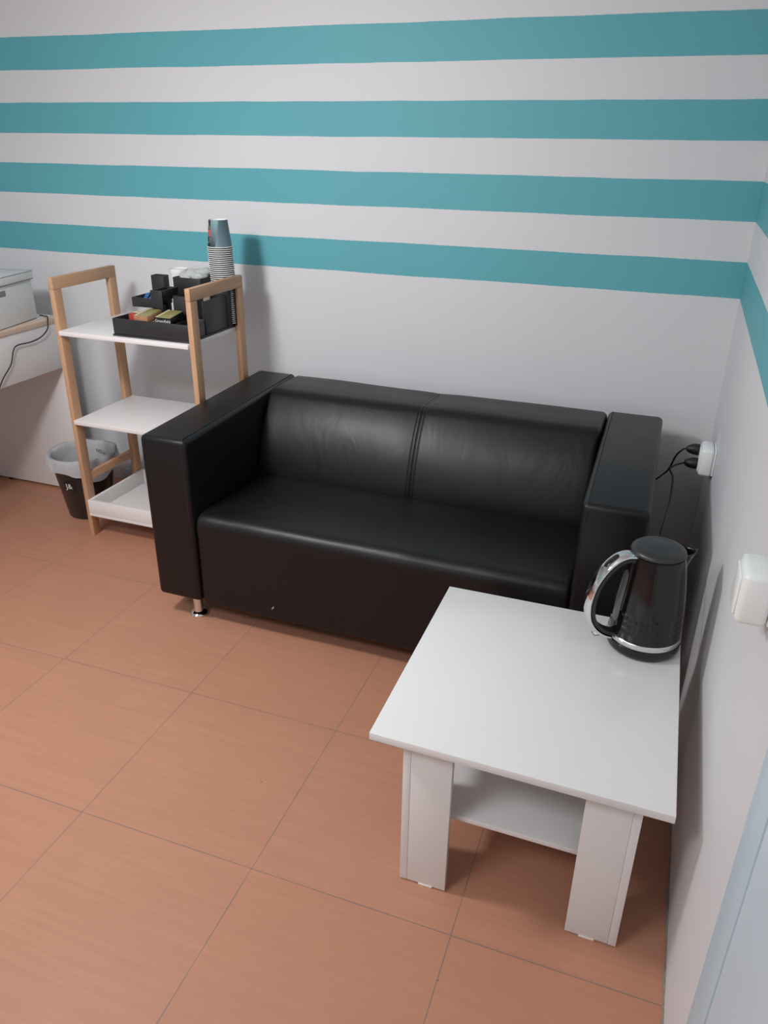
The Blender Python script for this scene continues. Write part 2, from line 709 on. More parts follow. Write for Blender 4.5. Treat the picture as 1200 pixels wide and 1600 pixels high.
bm = bmesh.new()
box(bm, -0.012, -0.0005, -2.147, -2.060, 0.0, 2.06, 0.002)
box(bm, -0.012, -0.0005, -3.11, -3.02, 0.0, 2.06, 0.002)
box(bm, -0.012, -0.0005, -3.02, -2.147, 1.97, 2.06, 0.002)
local(obj('door_frame', bm, M['doorframe'], dr), dr)
local(boxobj('door_leaf', -0.010, -0.0006, -3.018, -2.149, 0.006, 1.968, M['door'], dr, 0.001), dr)
bm = bmesh.new()
tube(bm, catmull([(-0.01, -2.95, 1.0), (-0.05, -2.95, 1.0), (-0.058, -2.93, 1.0), (-0.058, -2.84, 1.0)]), 0.009, 10)
local(obj('door_handle', bm, M['steel'], dr), dr)
local(boxobj('door_seal', -0.006, -0.0005, -2.0598, -2.053, 0.0, 2.066, M['tan'], dr, 0.001), dr)


# ------------------------------------------------------------------ black leather sofa
sofa = thing('sofa', (-0.97, -0.55, 0), 'black leather two-seat sofa with square arms and chrome feet against the striped wall', 'sofa')


def sp(o):
    return local(o, sofa)


def arm(xf0, xf1, xb0, xb1):
    bm = bmesh.new()
    yf, yb, z0, z1 = -0.985, -0.135, 0.093, 0.686
    hexa(bm, [(xf0, yf, z0), (xf1, yf, z0), (xb1, yb, z0), (xb0, yb, z0),
              (xf0, yf, z1), (xf1, yf, z1), (xb1, yb, z1), (xb0, yb, z1)], 0.017, 4)
    return bm


a1 = sp(obj('armrest', arm(-1.749, -1.578, -1.778, -1.606), M['leather'], sofa, 60))
a2 = sp(obj('armrest', arm(-0.348, -0.172, -0.362, -0.176), M['leather'], sofa, 60))
bm = bmesh.new()
tube(bm, catmull([(-1.592, -0.982, 0.30), (-1.592, -0.984, 0.60), (-1.593, -0.977, 0.682), (-1.596, -0.90, 0.6862), (-1.607, -0.55, 0.6862), (-1.619, -0.15, 0.6862)], 6), 0.0016, 6)
s = sp(obj('seam', bm, M['seam'], a1))
bm = bmesh.new()
tube(bm, catmull([(-0.334, -0.984, 0.62), (-0.334, -0.977, 0.682), (-0.336, -0.90, 0.6862), (-0.342, -0.55, 0.6862), (-0.348, -0.15, 0.6862)], 6), 0.0016, 6)
s = sp(obj('seam', bm, M['seam'], a2))
for y_ in ():
    pass


def ends(x, x0, x1, r):
    d = min(x - x0, x1 - x)
    if d >= r:
        return 0.0
    t = 1 - d / r
    return r * (1 - math.sqrt(max(0, 1 - t * t)))


def stations(x0, x1, r, extra=()):
    xs = set()
    for k in range(7):
        t = r * (1 - math.cos(k / 6 * PI / 2))
        xs.add(round(x0 + t, 5))
        xs.add(round(x1 - t, 5))
    n = 34
    for k in range(n + 1):
        xs.add(round(x0 + r + (x1 - x0 - 2 * r) * k / n, 5))
    xs.update(extra)
    return sorted(xs)


# seat: one padded block running down to the front apron
prof = round_poly([(-0.975, 0.084), (-0.972, 0.424), (-0.46, 0.392), (-0.46, 0.084)], [0.012, 0.05, 0.01, 0.01], 8)
prof = subdivide_poly(prof, 0.035)
sx0, sx1 = -1.580, -0.350


def seat_bulge(x, q):
    if q.y > 0.36:
        return 0.010 * math.sin(PI * (x - sx0) / (sx1 - sx0)) * max(0, 1 - abs(q.x + 0.72) / 0.28) \
            + 0.004 * noise.noise((x * 4.0, q.x * 3.0, 0.3)) + 0.0025 * noise.noise((x * 11.0 + q.x * 6, q.x * 5.0, 1.3))
    return 0.003 * noise.noise((x * 3, q.y * 4, 4.1))


bm = loft_x(bmesh.new(), prof, stations(sx0, sx1, 0.014), lambda x: ends(x, sx0, sx1, 0.014), seat_bulge)
seat = sp(obj('seat', bm, M['leather'], sofa, 60))
bm = bmesh.new()
tube(bm, [(-1.306, -0.9765, 0.124), (-1.300, -0.9772, 0.131), (-1.297, -0.9765, 0.138)], lambda t: 0.0026 * math.sin(PI * min(max(t, 0.1), 0.9)), 6)
tag(sp(obj('scuff_mark', bm, M['scratch'], seat)), 'pale scuff on the front of the seat')

# backrest: leaning padded block with a stitched seam in the middle
bx0, bx1, bc = -1.604, -0.363, -0.985
front = [(-0.512, 0.345), (-0.516, 0.400)]
for k in range(10):                       # the lean grows steadily towards the top
    y_, z_ = front[-1]
    tl = math.radians(9 + 29 * k / 9)
    front.append((y_ + 0.0265 * math.tan(tl), z_ + 0.0265))
y_, z_ = front[-1]
front += [(y_ + 0.012, z_ + 0.013), (y_ + 0.030, z_ + 0.0225), (y_ + 0.055, z_ + 0.0245)]
rest = round_poly([(-0.30, 0.691), (-0.135, 0.684), (-0.135, 0.12), (-0.455, 0.12)], [0, 0.03, 0.01, 0.01], 8)
prof = [Vector(q) for q in front] + rest
prof = subdivide_poly(prof, 0.03)


def back_inset(x):
    d = ends(x, bx0, bx1, 0.022)
    g = abs(x - bc)
    d += 0.0026 * math.exp(-(g / 0.0022) ** 2)
    for off in (-0.012, 0.012):
        d += 0.0014 * math.exp(-((x - bc - off) / 0.0020) ** 2)
    d += 0.0025 * math.exp(-(g / 0.045) ** 2)
    return d


extra = [round(bc + k * 0.0014, 5) for k in range(-16, 17)]
bm = loft_x(bmesh.new(), prof, stations(bx0, bx1, 0.022, extra), back_inset,
            lambda x, q: 0.003 * noise.noise((x * 4, q.x * 6, q.y * 5)))
back = sp(obj('backrest', bm, M['leather'], sofa, 75))
bm = bmesh.new()
tube(bm, catmull([(bc, -0.372, 0.668), (bc, -0.350, 0.681), (bc, -0.25, 0.6805), (bc, -0.16, 0.678)], 6), 0.0016, 6)
sp(obj('seam', bm, M['seam'], back))

for lx, ly in ((-1.633, -0.925), (-0.29, -0.925), (-1.66, -0.22), (-0.29, -0.22)):
    bm = bmesh.new()
    lathe(bm, [(0, 0), (0.031, 0), (0.033, 0.003), (0.033, 0.007), (0.028, 0.013), (0.018, 0.017), (0.0165, 0.022), (0.0165, 0.096), (0, 0.096)], 32, (lx, ly))
    sp(obj('leg', bm, M['chrome'], sofa, 40))


# ------------------------------------------------------------------ white table in the right corner
table = thing('coffee_table', (-0.355, -1.45, 0), 'square white laminate side table with wide panel legs and a lower shelf', 'table')


def tp(o):
    return local(o, table)


TX0, TX1, TY0, TY1, TZ = -0.653, -0.054, -1.763, -1.137, 0.450
bm = bmesh.new()
hexa(bm, [(-0.650, TY0 + 0.004, TZ - 0.018), (TX1 + 0.001, TY0 - 0.002, TZ - 0.018), (-0.058, -1.134, TZ - 0.018), (-0.656, -1.140, TZ - 0.018),
          (-0.650, TY0 + 0.004, TZ), (TX1 + 0.001, TY0 - 0.002, TZ), (-0.058, -1.134, TZ), (-0.656, -1.140, TZ)], 0.0012, 2)
tp(obj('table_top', bm, M['lam'], table))
lz = TZ - 0.0182
for sx_, sy_ in ((-1, -1), (1, -1), (-1, 1), (1, 1)):
    xo = -0.589 if sx_ < 0 else -0.103          # outer face of the leg
    yo = -1.716 if sy_ < 0 else -1.190
    ix = -sx_
    iy = -sy_
    bm = bmesh.new()
    box(bm, xo, xo + ix * 0.017, yo - sy_ * 0.0, yo + iy * 0.108, 0.004, lz, 0.001)
    box(bm, xo + ix * 0.0172, xo + ix * 0.108, yo + iy * 0.0006, yo + iy * 0.0176, 0.004, lz, 0.001)
    leg = tp(obj('leg', bm, M['lam'], table))
    bm = bmesh.new()
    box(bm, xo + ix * 0.045, xo + ix * 0.078, yo - iy * 0.001, yo + iy * 0.016, 0.0, 0.0045, 0.001)
    tp(obj('glide', bm, M['glide'], leg))
tp(boxobj('shelf', -0.5718, -0.1202, -1.680, -1.226, 0.194, 0.2075, M['lam'], table, 0.001))

# small paper tag beside the kettle
bm = bmesh.new()
TG = [(-0.268, -1.2215), (-0.248, -1.2095), (-0.240, -1.225), (-0.259, -1.237)]
hexa(bm, [(x, y, TZ + 0.0004) for x, y in TG] + [(x, y, TZ + 0.0012) for x, y in TG])
tg = obj('paper_tag', bm, M['boxline'], None)
c = (sum(x for x, y in TG) / 4, sum(y for x, y in TG) / 4)
bm = bmesh.new()
TI = [(c[0] + (x - c[0]) * 0.78, c[1] + (y - c[1]) * 0.78) for x, y in TG]
hexa(bm, [(x, y, TZ + 0.0012) for x, y in TI] + [(x, y, TZ + 0.0015) for x, y in TI])
obj('tag_face', bm, M['paper'], tg)
tag(tg, 'small white paper tag with a grey border lying on the table by the kettle handle', 'tag')

# ------------------------------------------------------------------ kettle
KX, KY = -0.147, -1.224
ket = thing('kettle', (KX, KY, TZ), 'glossy black electric kettle with chrome handle standing on the white table', 'kettle')
HD = math.atan2(-0.50, -0.87)         # handle direction
bm = bmesh.new()
lathe(bm, [(0, 0.0005), (0.078, 0.0005), (0.083, 0.004), (0.0865, 0.012), (0.0865, 0.026), (0.084, 0.0285), (0, 0.0285)], 96)
obj('base', bm, M['bgloss'], ket)
bm = bmesh.new()
lathe(bm, [(0.080, 0.0288), (0.0845, 0.0292), (0.0853, 0.031), (0.0848, 0.0415), (0.0835, 0.043), (0.080, 0.043)], 96)
obj('chrome_ring', bm, M['steel'], ket)


def body_r(z):
    t = (z - 0.043) / 0.207
    return 0.0838 - 0.0185 * t - 0.004 * t * t + 0.003 * math.sin(PI * t)


NB = 216


def dimple(a, r, z):
    d = (a - (-PI / 2)) % (2 * PI)
    if 0.062 < z < 0.112 and r > 0.06:
        cu = (a / (2 * PI) * 36) % 1.0
        cv = ((z - 0.062) / 0.0167) % 1.0
        k = max(0.0, 1 - max(abs(cu - 0.5), abs(cv - 0.5)) / 0.40)
        r -= 0.0011 * min(1, k * 1.6)
    return r, z


prof = [(0, 0.0432), (0.078, 0.0432)] + [(body_r(0.043 + 0.207 * k / 72), 0.0432 + 0.2068 * k / 72) for k in range(73)] + [(0.058, 0.2515), (0, 0.2515)]
bm = lathe(bmesh.new(), prof, NB, fn=dimple)
body = obj('body', bm, M['bgloss'], ket, 50)
# pouring spout opposite the handle
bm = bmesh.new()
sd = HD + PI
rows = []
for k in range(9):
    t = k / 8
    z = 0.190 + 0.062 * t
    half = 0.06 + 0.50 * t
    tip = body_r(z) + 0.033 * t ** 1.3
    row = []
    for i in range(13):
        u = -1 + 2 * i / 12
        ang = sd + u * half
        rr = (body_r(z) - 0.003) + (tip - body_r(z) + 0.003) * (1 - abs(u) ** 1.3)
        row.append(bm.verts.new((rr * math.cos(ang), rr * math.sin(ang), z + 0.002 * t)))
    rows.append(row)
for a, b in zip(rows[:-1], rows[1:]):
    for i in range(12):
        bm.faces.new((a[i], a[i + 1], b[i + 1], b[i]))
o = obj('spout', bm, M['bgloss'], ket, 60)
md = o.modifiers.new('thick', 'SOLIDIFY')
md.thickness = 0.002
# lid
bm = bmesh.new()
lathe(bm, [(0, 0.2516), (0.0605, 0.2516), (0.0625, 0.254), (0.0612, 0.2585), (0.055, 0.2635), (0.046, 0.2668), (0.042, 0.2665), (0.022, 0.2695), (0, 0.2705)], 96)
obj('lid', bm, M['lid'], ket, 60)
# handle: chrome outer band over a black grip
hp = [(0.058, 0.2475), (0.080, 0.2485), (0.103, 0.2385), (0.127, 0.213), (0.146, 0.175), (0.154, 0.130), (0.149, 0.090), (0.133, 0.062), (0.110, 0.043), (0.086, 0.033)]
hpts = catmull([(r, 0, z) for r, z in hp], 8)


def strap(bm, pts, w0, w1, t_in, t_out, mi=0):
    rings = []
    n = len(pts)
    for i, p in enumerate(pts):
        d = (pts[min(i + 1, n - 1)] - pts[max(i - 1, 0)]).normalized()
        nrm = Vector((-d.z, 0, d.x))
        if nrm.dot(p - Vector((0.06, 0, 0.13))) < 0:
            nrm = -nrm
        w = w0 + (w1 - w0) * i / (n - 1)
        cs = []
        hw = w / 2
        for sx2, sz2 in ((-1, t_in + 0.0005), (-0.82, t_in), (0.82, t_in), (1, t_in + 0.0005), (1, t_out - 0.003), (0.7, t_out - 0.0005), (0, t_out), (-0.7, t_out - 0.0005), (-1, t_out - 0.003)):
            cs.append(bm.verts.new(p + nrm * sz2 + Vector((0, sx2 * hw, 0))))
        rings.append(cs)
    m = len(rings[0])
    for a, b in zip(rings[:-1], rings[1:]):
        for k in range(m):
            bm.faces.new((a[k], a[(k + 1) % m], b[(k + 1) % m], b[k])).material_index = mi
    bm.faces.new(rings[0])
    bm.faces.new(rings[-1])


bm = bmesh.new()
strap(bm, hpts, 0.036, 0.030, -0.001, 0.006)
hb = obj('handle', bm, M['chrome'], ket, 45)
hb.rotation_euler = (0, 0, HD)
bm = bmesh.new()
strap(bm, hpts, 0.032, 0.027, -0.013, -0.0012)
hg = obj('grip', bm, M['bplastic'], hb, 45)
# oval release button on the upper part of the handle
i0 = 18
p0 = hpts[i0]
d0 = (hpts[i0 + 3] - hpts[i0 - 3]).normalized()
n0 = Vector((-d0.z, 0, d0.x))
if n0.x < 0:
    n0 = -n0
bm = bmesh.new()
ringsb = []
for h_, s_ in ((0.0045, 1.0), (0.0068, 1.0), (0.0078, 0.8)):
    ringsb.append([bm.verts.new(p0 + n0 * h_ + d0 * 0.021 * s_ * math.cos(a_) + Vector((0, 0.0085 * s_ * math.sin(a_), 0))) for a_ in [2 * PI * k / 24 for k in range(24)]])
for a, b in zip(ringsb[:-1], ringsb[1:]):
    for k in range(24):
        bm.faces.new((a[k], a[(k + 1) % 24], b[(k + 1) % 24], b[k]))
bm.faces.new(ringsb[-1])
bm.faces.new(ringsb[0])
obj('button', bm, M['bgloss'], hb, 40)
# smoky water-level strip on the body behind the handle
bm = bmesh.new()
rows = []
for k in range(25):
    t = k / 24
    z = 0.075 + 0.135 * t
    hw = 0.17 * min(1, math.sqrt(max(0.0, 1 - (2 * t - 1) ** 6)) + 0.05)
    rows.append([bm.verts.new(((body_r(z) + 0.0012) * math.cos(HD + u * hw), (body_r(z) + 0.0012) * math.sin(HD + u * hw), z)) for u in [-1 + 2 * i / 8 for i in range(9)]])
for a, b in zip(rows[:-1], rows[1:]):
    for i in range(8):
        bm.faces.new((a[i], a[i + 1], b[i + 1], b[i]))
obj('water_window', bm, M['window'], ket, 60)


# ------------------------------------------------------------------ wall sockets and cables
def socket(name, y0, y1, z0, z1, d, label):
    t = thing(name, (0, (y0 + y1) / 2, z0), label, 'socket')
    bm = bmesh.new()
    box(bm, -0.006, -0.0006, y0 + 0.003, y1 - 0.003, z0 + 0.003, z1 - 0.003, 0.002)
    local(obj('back_plate', bm, M['socket'], t), t)
    bm = bmesh.new()
    box(bm, -d, -0.0062, y0, y1, z0, z1, 0.009, 2)
    h = local(obj('housing', bm, M['socket'], t, 50), t)
    bm = bmesh.new()
    box(bm, -d - 0.004, -d + 0.001, y0 + 0.012, y1 - 0.012, z0 + 0.01, z1 - 0.01, 0.004, 2)
    local(obj('cover', bm, M['socket'], t, 50), t)
    return t


socket('wall_socket', -0.385, -0.285, 0.578, 0.668, 0.046, 'white surface socket low on the right wall behind the sofa arm with black plugs')
socket('wall_socket', -1.84, -1.76, 0.912, 0.995, 0.050, 'empty white surface socket on the right wall above the table')


def plug(z, y, label, path, cat='cable'):
    t = thing('power_cord', (-0.05, y, z), label, cat)
    bm = bmesh.new()
    tube(bm, [(-0.0505, y, z), (-0.056, y, z), (-0.066, y, z), (-0.082, y, z - 0.001), (-0.090, y, z - 0.003)],
         lambda s: 0.0185 if s < 0.55 else 0.0185 - 0.024 * (s - 0.55), 14)
    local(obj('plug', bm, M['cable'], t, 40), t)
    bm = bmesh.new()
    tube(bm, catmull(path, 10), 0.0033, 8)
    local(obj('cord', bm, M['cable'], t, 60), t)
    return t


plug(0.643, -0.315, 'upper black plug and cord running from the low socket behind the sofa',
     [(-0.088, -0.315, 0.641), (-0.100, -0.315, 0.637), (-0.118, -0.30, 0.605), (-0.130, -0.22, 0.525), (-0.150, -0.09, 0.445), (-0.175, -0.06, 0.40), (-0.24, -0.055, 0.28), (-0.30, -0.05, 0.10), (-0.36, -0.05, 0.005)])
plug(0.607, -0.35, 'lower black plug and cord running from the low socket down to the kettle',
     [(-0.088, -0.35, 0.605), (-0.115, -0.37, 0.600), (-0.131, -0.40, 0.594), (-0.119, -0.45, 0.582), (-0.120, -0.60, 0.563), (-0.131, -0.78, 0.580), (-0.140, -0.93, 0.575), (-0.142, -1.07, 0.53), (-0.140, -1.125, 0.475), (-0.140, -1.136, 0.4575)])

# ------------------------------------------------------------------ beech trolley shelf
SX0, SX1 = -2.404, -1.789            # outer faces of the two frames
SYF, SYB = -0.567, -0.203
shelf = thing('shelf_rack', (-2.1, -0.385, 0), 'three-tier shelf rack with beech frames and white boards beside the sofa', 'shelf')


def hp_(o):
    return local(o, shelf)


for x0, x1, side in ((SX0, SX0 + 0.021, 'l'), (SX1 - 0.021, SX1, 'r')):
    bm = bmesh.new()
    # upside-down U with mitred top bar
    box(bm, x0, x1, SYF, SYF + 0.042, 0.0, 1.030, 0.0015)
    box(bm, x0, x1, SYB - 0.042, SYB, 0.0, 1.030, 0.0015)
    fr = hp_(obj('side_frame', bm, M['beech'], shelf))
    bm = bmesh.new()
    box(bm, x0, x1, SYF, SYB, 1.0302, 1.074, 0.0015)
    hp_(obj('top_rail', bm, M['beech_y'], fr))
    bm = bmesh.new()
    box(bm, x0 + 0.001, x1 - 0.001, SYF + 0.0424, SYB - 0.0424, 0.247, 0.281, 0.0015)
    hp_(obj('cross_rail', bm, M['beech_y'], fr))
ix0, ix1 = SX0 + 0.0212, SX1 - 0.0212
for z in (0.880, 0.523):
    bm = bmesh.new()
    box(bm, ix0, ix1, SYF - 0.010, SYB + 0.002, z - 0.017, z, 0.0012)
    hp_(obj('shelf_board', bm, M['lam2'], shelf))
bm = bmesh.new()
box(bm, ix0, ix1, SYF - 0.008, SYB + 0.002, 0.100, 0.112, 0.001)
box(bm, ix0, ix1, SYF - 0.008, SYF + 0.007, 0.1122, 0.172, 0.001)
box(bm, ix0, ix1, SYB - 0.013, SYB + 0.002, 0.1122, 0.172, 0.001)
box(bm, ix0, ix0 + 0.014, SYF + 0.0072, SYB - 0.0132, 0.1122, 0.172, 0.001)
box(bm, ix1 - 0.014, ix1, SYF + 0.0072, SYB - 0.0132, 0.1122, 0.172, 0.001)
hp_(obj('tray', bm, M['lam2'], shelf))

# ------------------------------------------------------------------ black coffee-station organiser on the top board
OZ = 0.8804
org = thing('condiment_organizer', (-1.97, -0.38, OZ), 'black plastic coffee organiser with bins and cup tube on the top shelf', 'organizer')


def op(o):
    return local(o, org)


T_ = 0.004
bm = bmesh.new()
box(bm, -2.146, -1.812, -0.560, -0.196, OZ, OZ + 0.007, 0.002)
op(obj('base_plate', bm, M['bplastic'], org))


def bin_open(name, x0, x1, y0, y1, z0, z1, floor=True, zl=None, t=T_):
    bm = bmesh.new()
    if floor:
        box(bm, x0, x1, y0, y1, z0, z0 + t, 0.0008)
    zz = z0 + t + 0.0002 if floor else z0
    box(bm, x0, x1, y0, y0 + t, zz, z1, 0.0008)
    box(bm, x0, x1, y1 - t, y1, zz, z1, 0.0008)
    box(bm, x0, x0 + t, y0 + t, y1 - t, zz, z1, 0.0008)
    box(bm, x1 - t, x1, y0 + t, y1 - t, zz, z1, 0.0008)
    return op(obj(name, bm, M['bplastic'], org))


z1 = OZ + 0.0072
bin_open('front_tray', -2.142, -1.816, -0.556, -0.441, z1, 0.945, False)
op(boxobj('tray_divider', -1.888, -1.884, -0.5515, -0.4455, z1, 0.940, M['bplastic'], org, 0.0008))
# floating sachet bin on the left, over the tray
bin_open('sachet_bin', -2.142, -2.048, -0.430, -0.305, 0.966, 1.001)
# tall stirrer slot behind it
bin_open('stirrer_slot', -2.140, -2.084, -0.300, -0.262, z1, 1.064)
op(boxobj('slot_tab', -2.112, -2.092, -0.2994, -0.2960, 1.0645, 1.069, M['bplastic'], org, 0.0005))
# small raised bin in the middle
bin_open('middle_bin', -2.034, -1.986, -0.4515, -0.352, 1.000, 1.037)
op(boxobj('bin_front', -2.035, -1.985, -0.4560, -0.4518, 0.955, 1.0375, M['bplastic'], org, 0.0008))
# deep napkin bin and its foot
bin_open('napkin_bin', -2.004, -1.884, -0.350, -0.225, 1.012, 1.072)
bin_open('bin_foot', -2.000, -1.958, -0.349, -0.226, z1, 1.0115, False)
bin_open('side_compartment', -1.950, -1.900, -0.439, -0.356, z1, 1.020, False)
# cup tube with slotted side
bm = bmesh.new()
box(bm, -1.820, -1.816, -0.4515, -0.288, z1, 1.010, 0.0008)
box(bm, -1.8205, -1.8155, -0.286, -0.282, z1, 1.052, 0.0008)
op(obj('side_panel', bm, M['bplastic'], org))
bm = bmesh.new()
cxc, cyc = -1.852, -0.245
lathe(bm, [(0.0505, z1), (0.0505, 1.040), (0.0530, 1.040), (0.0530, z1)], 64, (cxc, cyc), closed=True)
# open the slot on the side that faces the room
kill = [f for f in bm.faces if -0.47 < math.atan2(f.calc_center_median().y - cyc, f.calc_center_median().x - cxc) < -0.17]
bmesh.ops.delete(bm, geom=kill, context='FACES')
op(obj('cup_tube', bm, M['bplastic'], org))
bm = bmesh.new()
box(bm, -1.882, -1.806, -0.190, -0.186, OZ + 0.0005, 1.064, 0.0008)
op(obj('back_panel', bm, M['bplastic'], org))

# --- things in the organiser
zt = z1


def carton(name, c, rz, L, W, Hh, mats, label, cat='box', tilt=0.0, text=None):
    t = thing(name, c, label, cat, rz)
    t.rotation_euler = (tilt, 0, rz)
    bm = bmesh.new()
    box(bm, -W / 2, W / 2, -L / 2, L / 2, 0, Hh, 0.001)
    obj('carton', bm, mats[0], t)
    bm = bmesh.new()
    box(bm, -W / 2 + 0.001, W / 2 - 0.001, -L / 2 + 0.001, L / 2 - 0.001, Hh + 0.0001, Hh + 0.0012, 0.0003)
    pn = obj('top_panel', bm, mats[1], t)
    bm = bmesh.new()
    box(bm, -W / 2 + W * 0.10, -W / 2 + W * 0.19, -L / 2 + 0.003, L / 2 - 0.003, Hh + 0.0013, Hh + 0.0018)
    obj('gold_band', bm, M['goldlite'], pn)
    if text:
        text_mesh('lettering', text, 0.0155, M['print'], t, frame_matrix((0, -L / 2 - 0.0006, Hh * 0.5), (1, 0, 0), (0, 0, 1)))
    return t


carton('tea_box', (-1.929, -0.499, 0.9425), -0.03, 0.083, 0.068, 0.024, (M['blackcard'], M['gold']),
       'olive tea box with black sides and white lettering, right one in the front tray', tilt=0.15, text='Greenfield')
carton('tea_box', (-2.022, -0.500, 0.9425), -0.10, 0.083, 0.064, 0.022, (M['tancard'], M['gold']),
       'olive tea box with tan side, left one in the front tray', tilt=0.15)
for k, (x, y, rz, lab) in enumerate(((-1.929, -0.499, -0.03, 'lower black tea box under the white-lettered olive one'),
                                     (-2.022, -0.500, -0.10, 'lower tan tea box under the left olive one'))):
    bm = bmesh.new()
    box(bm, -0.033, 0.033, -0.040, 0.040, 0, 0.0465, 0.001)
    o = obj('tea_box', bm, M['blackcard'] if k == 0 else M['tancard'], None)
    o.location = (x, y, zt + 0.0063)
    o.rotation_euler = (0.15, 0, rz)
    tag(o, lab, 'box')
t = thing('tea_box', (-2.090, -0.472, zt + 0.0002), 'red and cream tea box standing under the sachet bin at the left end', 'box', -0.1)
bm = bmesh.new()
box(bm, -0.023, 0.023, -0.024, 0.024, 0, 0.066, 0.001)
obj('carton', bm, M['redcard'], t)
bm = bmesh.new()
box(bm, -0.022, 0.022, -0.004, 0.0235, 0.0661, 0.0672)
obj('top_panel', bm, M['goldlite'], t)
for k, (x, y, rz, rx) in enumerate(((-2.123, -0.372, 0.1, 0.55), (-2.104, -0.368, -0.15, 0.5), (-2.084, -0.374, 0.2, 0.6), (-2.066, -0.366, -0.1, 0.5))):
    bm = bmesh.new()
    # pillow sachet
    rows = []
    for j in range(7):
        v = -1 + 2 * j / 6
        row_t, row_b = [], []
        for i in range(5):
            u = -1 + 2 * i / 4
            h_ = 0.004 * (1 - u * u) * (1 - v ** 4) + 0.0004
            row_t.append(bm.verts.new((u * 0.0085, v * 0.030, h_)))
            row_b.append(bm.verts.new((u * 0.0085, v * 0.030, -h_)))
        rows.append((row_t, row_b))
    for (a, a2_), (b, b2_) in zip(rows[:-1], rows[1:]):
        for i in range(4):
            bm.faces.new((a[i], a[i + 1], b[i + 1], b[i]))
            bm.faces.new((a2_[i], a2_[i + 1], b2_[i + 1], b2_[i]))
        bm.faces.new((a[0], b[0], b2_[0], a2_[0]))
        bm.faces.new((a[4], b[4], b2_[4], a2_[4]))
    for r_ in (rows[0], rows[-1]):
        for i in range(4):
            bm.faces.new((r_[0][i], r_[0][i + 1], r_[1][i + 1], r_[1][i]))
    o = obj('sachet', bm, M['blue'], None)
    o.location = (x, y, 0.9885)
    o.rotation_euler = (rx, 0, rz)
    tag(o, 'blue foil sachet lying in the left bin of the black organiser', 'sachet', 'blue sachets in the organiser')

# white stirrer canister standing behind the bins
can = thing('paper_canister', (-2.042, -0.250, zt), 'white round paper canister standing behind the organiser bins', 'canister')
bm = bmesh.new()
lathe(bm, [(0, 0.0002), (0.033, 0.0002), (0.0345, 0.002), (0.0345, 0.186), (0, 0.186)], 40)
obj('body', bm, M['paper'], can)
bm = bmesh.new()
lathe(bm, [(0.030, 0.1862), (0.0362, 0.1862), (0.0362, 0.199), (0.0355, 0.201), (0.034, 0.2005), (0.0335, 0.196), (0, 0.196)], 40)
obj('cap', bm, M['cuprim'], can)

# clear plastic lids heaped in the napkin bin
for k, (x, y, z, rx, ry) in enumerate(((-1.974, -0.292, 1.066, 0.15, 0.1), (-1.922, -0.290, 1.066, -0.1, -0.12), (-1.948, -0.285, 1.076, 0.2, -0.05), (-1.918, -0.272, 1.080, -0.15, 0.15))):
    bm = bmesh.new()

    def wav(a, r, z_, kk=k):
        return r * (1 + 0.10 * noise.noise((math.cos(a) * 2 + kk, math.sin(a) * 2, z_ * 60))), z_ + 0.006 * noise.noise((math.cos(a) * 1.6, math.sin(a) * 1.6 + kk, 2.2))
    lathe(bm, [(0, 0.018), (0.012, 0.019), (0.024, 0.016), (0.031, 0.008), (0.033, 0.0), (0.029, -0.006), (0, -0.008)], 28, fn=wav)
    o = obj('plastic_bag', bm, M['plastic'], None, 80)
    o.location = (x, y, z)
    o.rotation_euler = (rx, ry, 0.7 * k)
    tag(o, ('crumpled clear plastic pouch at the left of the deep black bin', 'crumpled clear plastic pouch at the right of the deep black bin',
            'crumpled clear plastic pouch lying on top in the deep bin', 'small clear plastic pouch nearest the paper cups')[k], 'pouch')

# paper cups, upside down in one tall stack
CR, CN, CH = 0.0460, 0.0350, 0.0975      # rim radius, narrow radius, height


def cup_mesh(mat):
    bm = bmesh.new()
    lathe(bm, [(CR - 0.0004, 0.002), (CN, CH), (CN - 0.0012, CH), (CN - 0.0014, CH - 0.005), (0, CH - 0.005), (0, CH - 0.0056), (CN - 0.0019, CH - 0.0056), (CR - 0.0010, 0.002)], 40)
    for f in bm.faces:
        if min(v.co.z for v in f.verts) > CH - 0.0057:
            f.material_index = 1
    return bm


def rim_mesh():
    bm = bmesh.new()
    lathe(bm, [(CR - 0.0003, 0.0), (CR + 0.0016, 0.0003), (CR + 0.0023, 0.0017), (CR + 0.0016, 0.0031), (CR - 0.0003, 0.0034)], 40, closed=True)
    return bm


STEP = 0.0074
N_CUPS = 39
top_z = 1.178
cup0 = obj('paper_cup', cup_mesh(None), [M['cup'], M['cuprim']], None, 50, (cxc, cyc, top_z))
rim0 = obj('rim', rim_mesh(), M['cuprim'], cup0, 50)
cup1 = obj('paper_cup', cup_mesh(None), [M['cupdark'], M['cuprim']], None, 50, (cxc, cyc, top_z - STEP))
rim1 = obj('rim', rim_mesh(), M['cuprim'], cup1, 50)
tag(cup0, 'slate-blue printed paper cup standing upside down on top of the cup stack', 'cup', 'paper cups in the stack')
LAB = 'white-rimmed paper cup in the tall stack, below the printed top cup'
tag(cup1, LAB, 'cup', 'paper cups in the stack')
for k in range(2, N_CUPS):
    c_ = cup1.copy()
    COL.objects.link(c_)
    r_ = rim1.copy()
    COL.objects.link(r_)
    r_.parent = c_
    lean = 0.004 * math.sin(k * 0.21)
    c_.location = (cxc + (0.0006 * ((k * 7) % 3 - 1)) + 0.0001 * k, cyc + 0.0005 * ((k * 5) % 3 - 1), top_z - STEP * k)
    tag(c_, LAB, 'cup', 'paper cups in the stack')

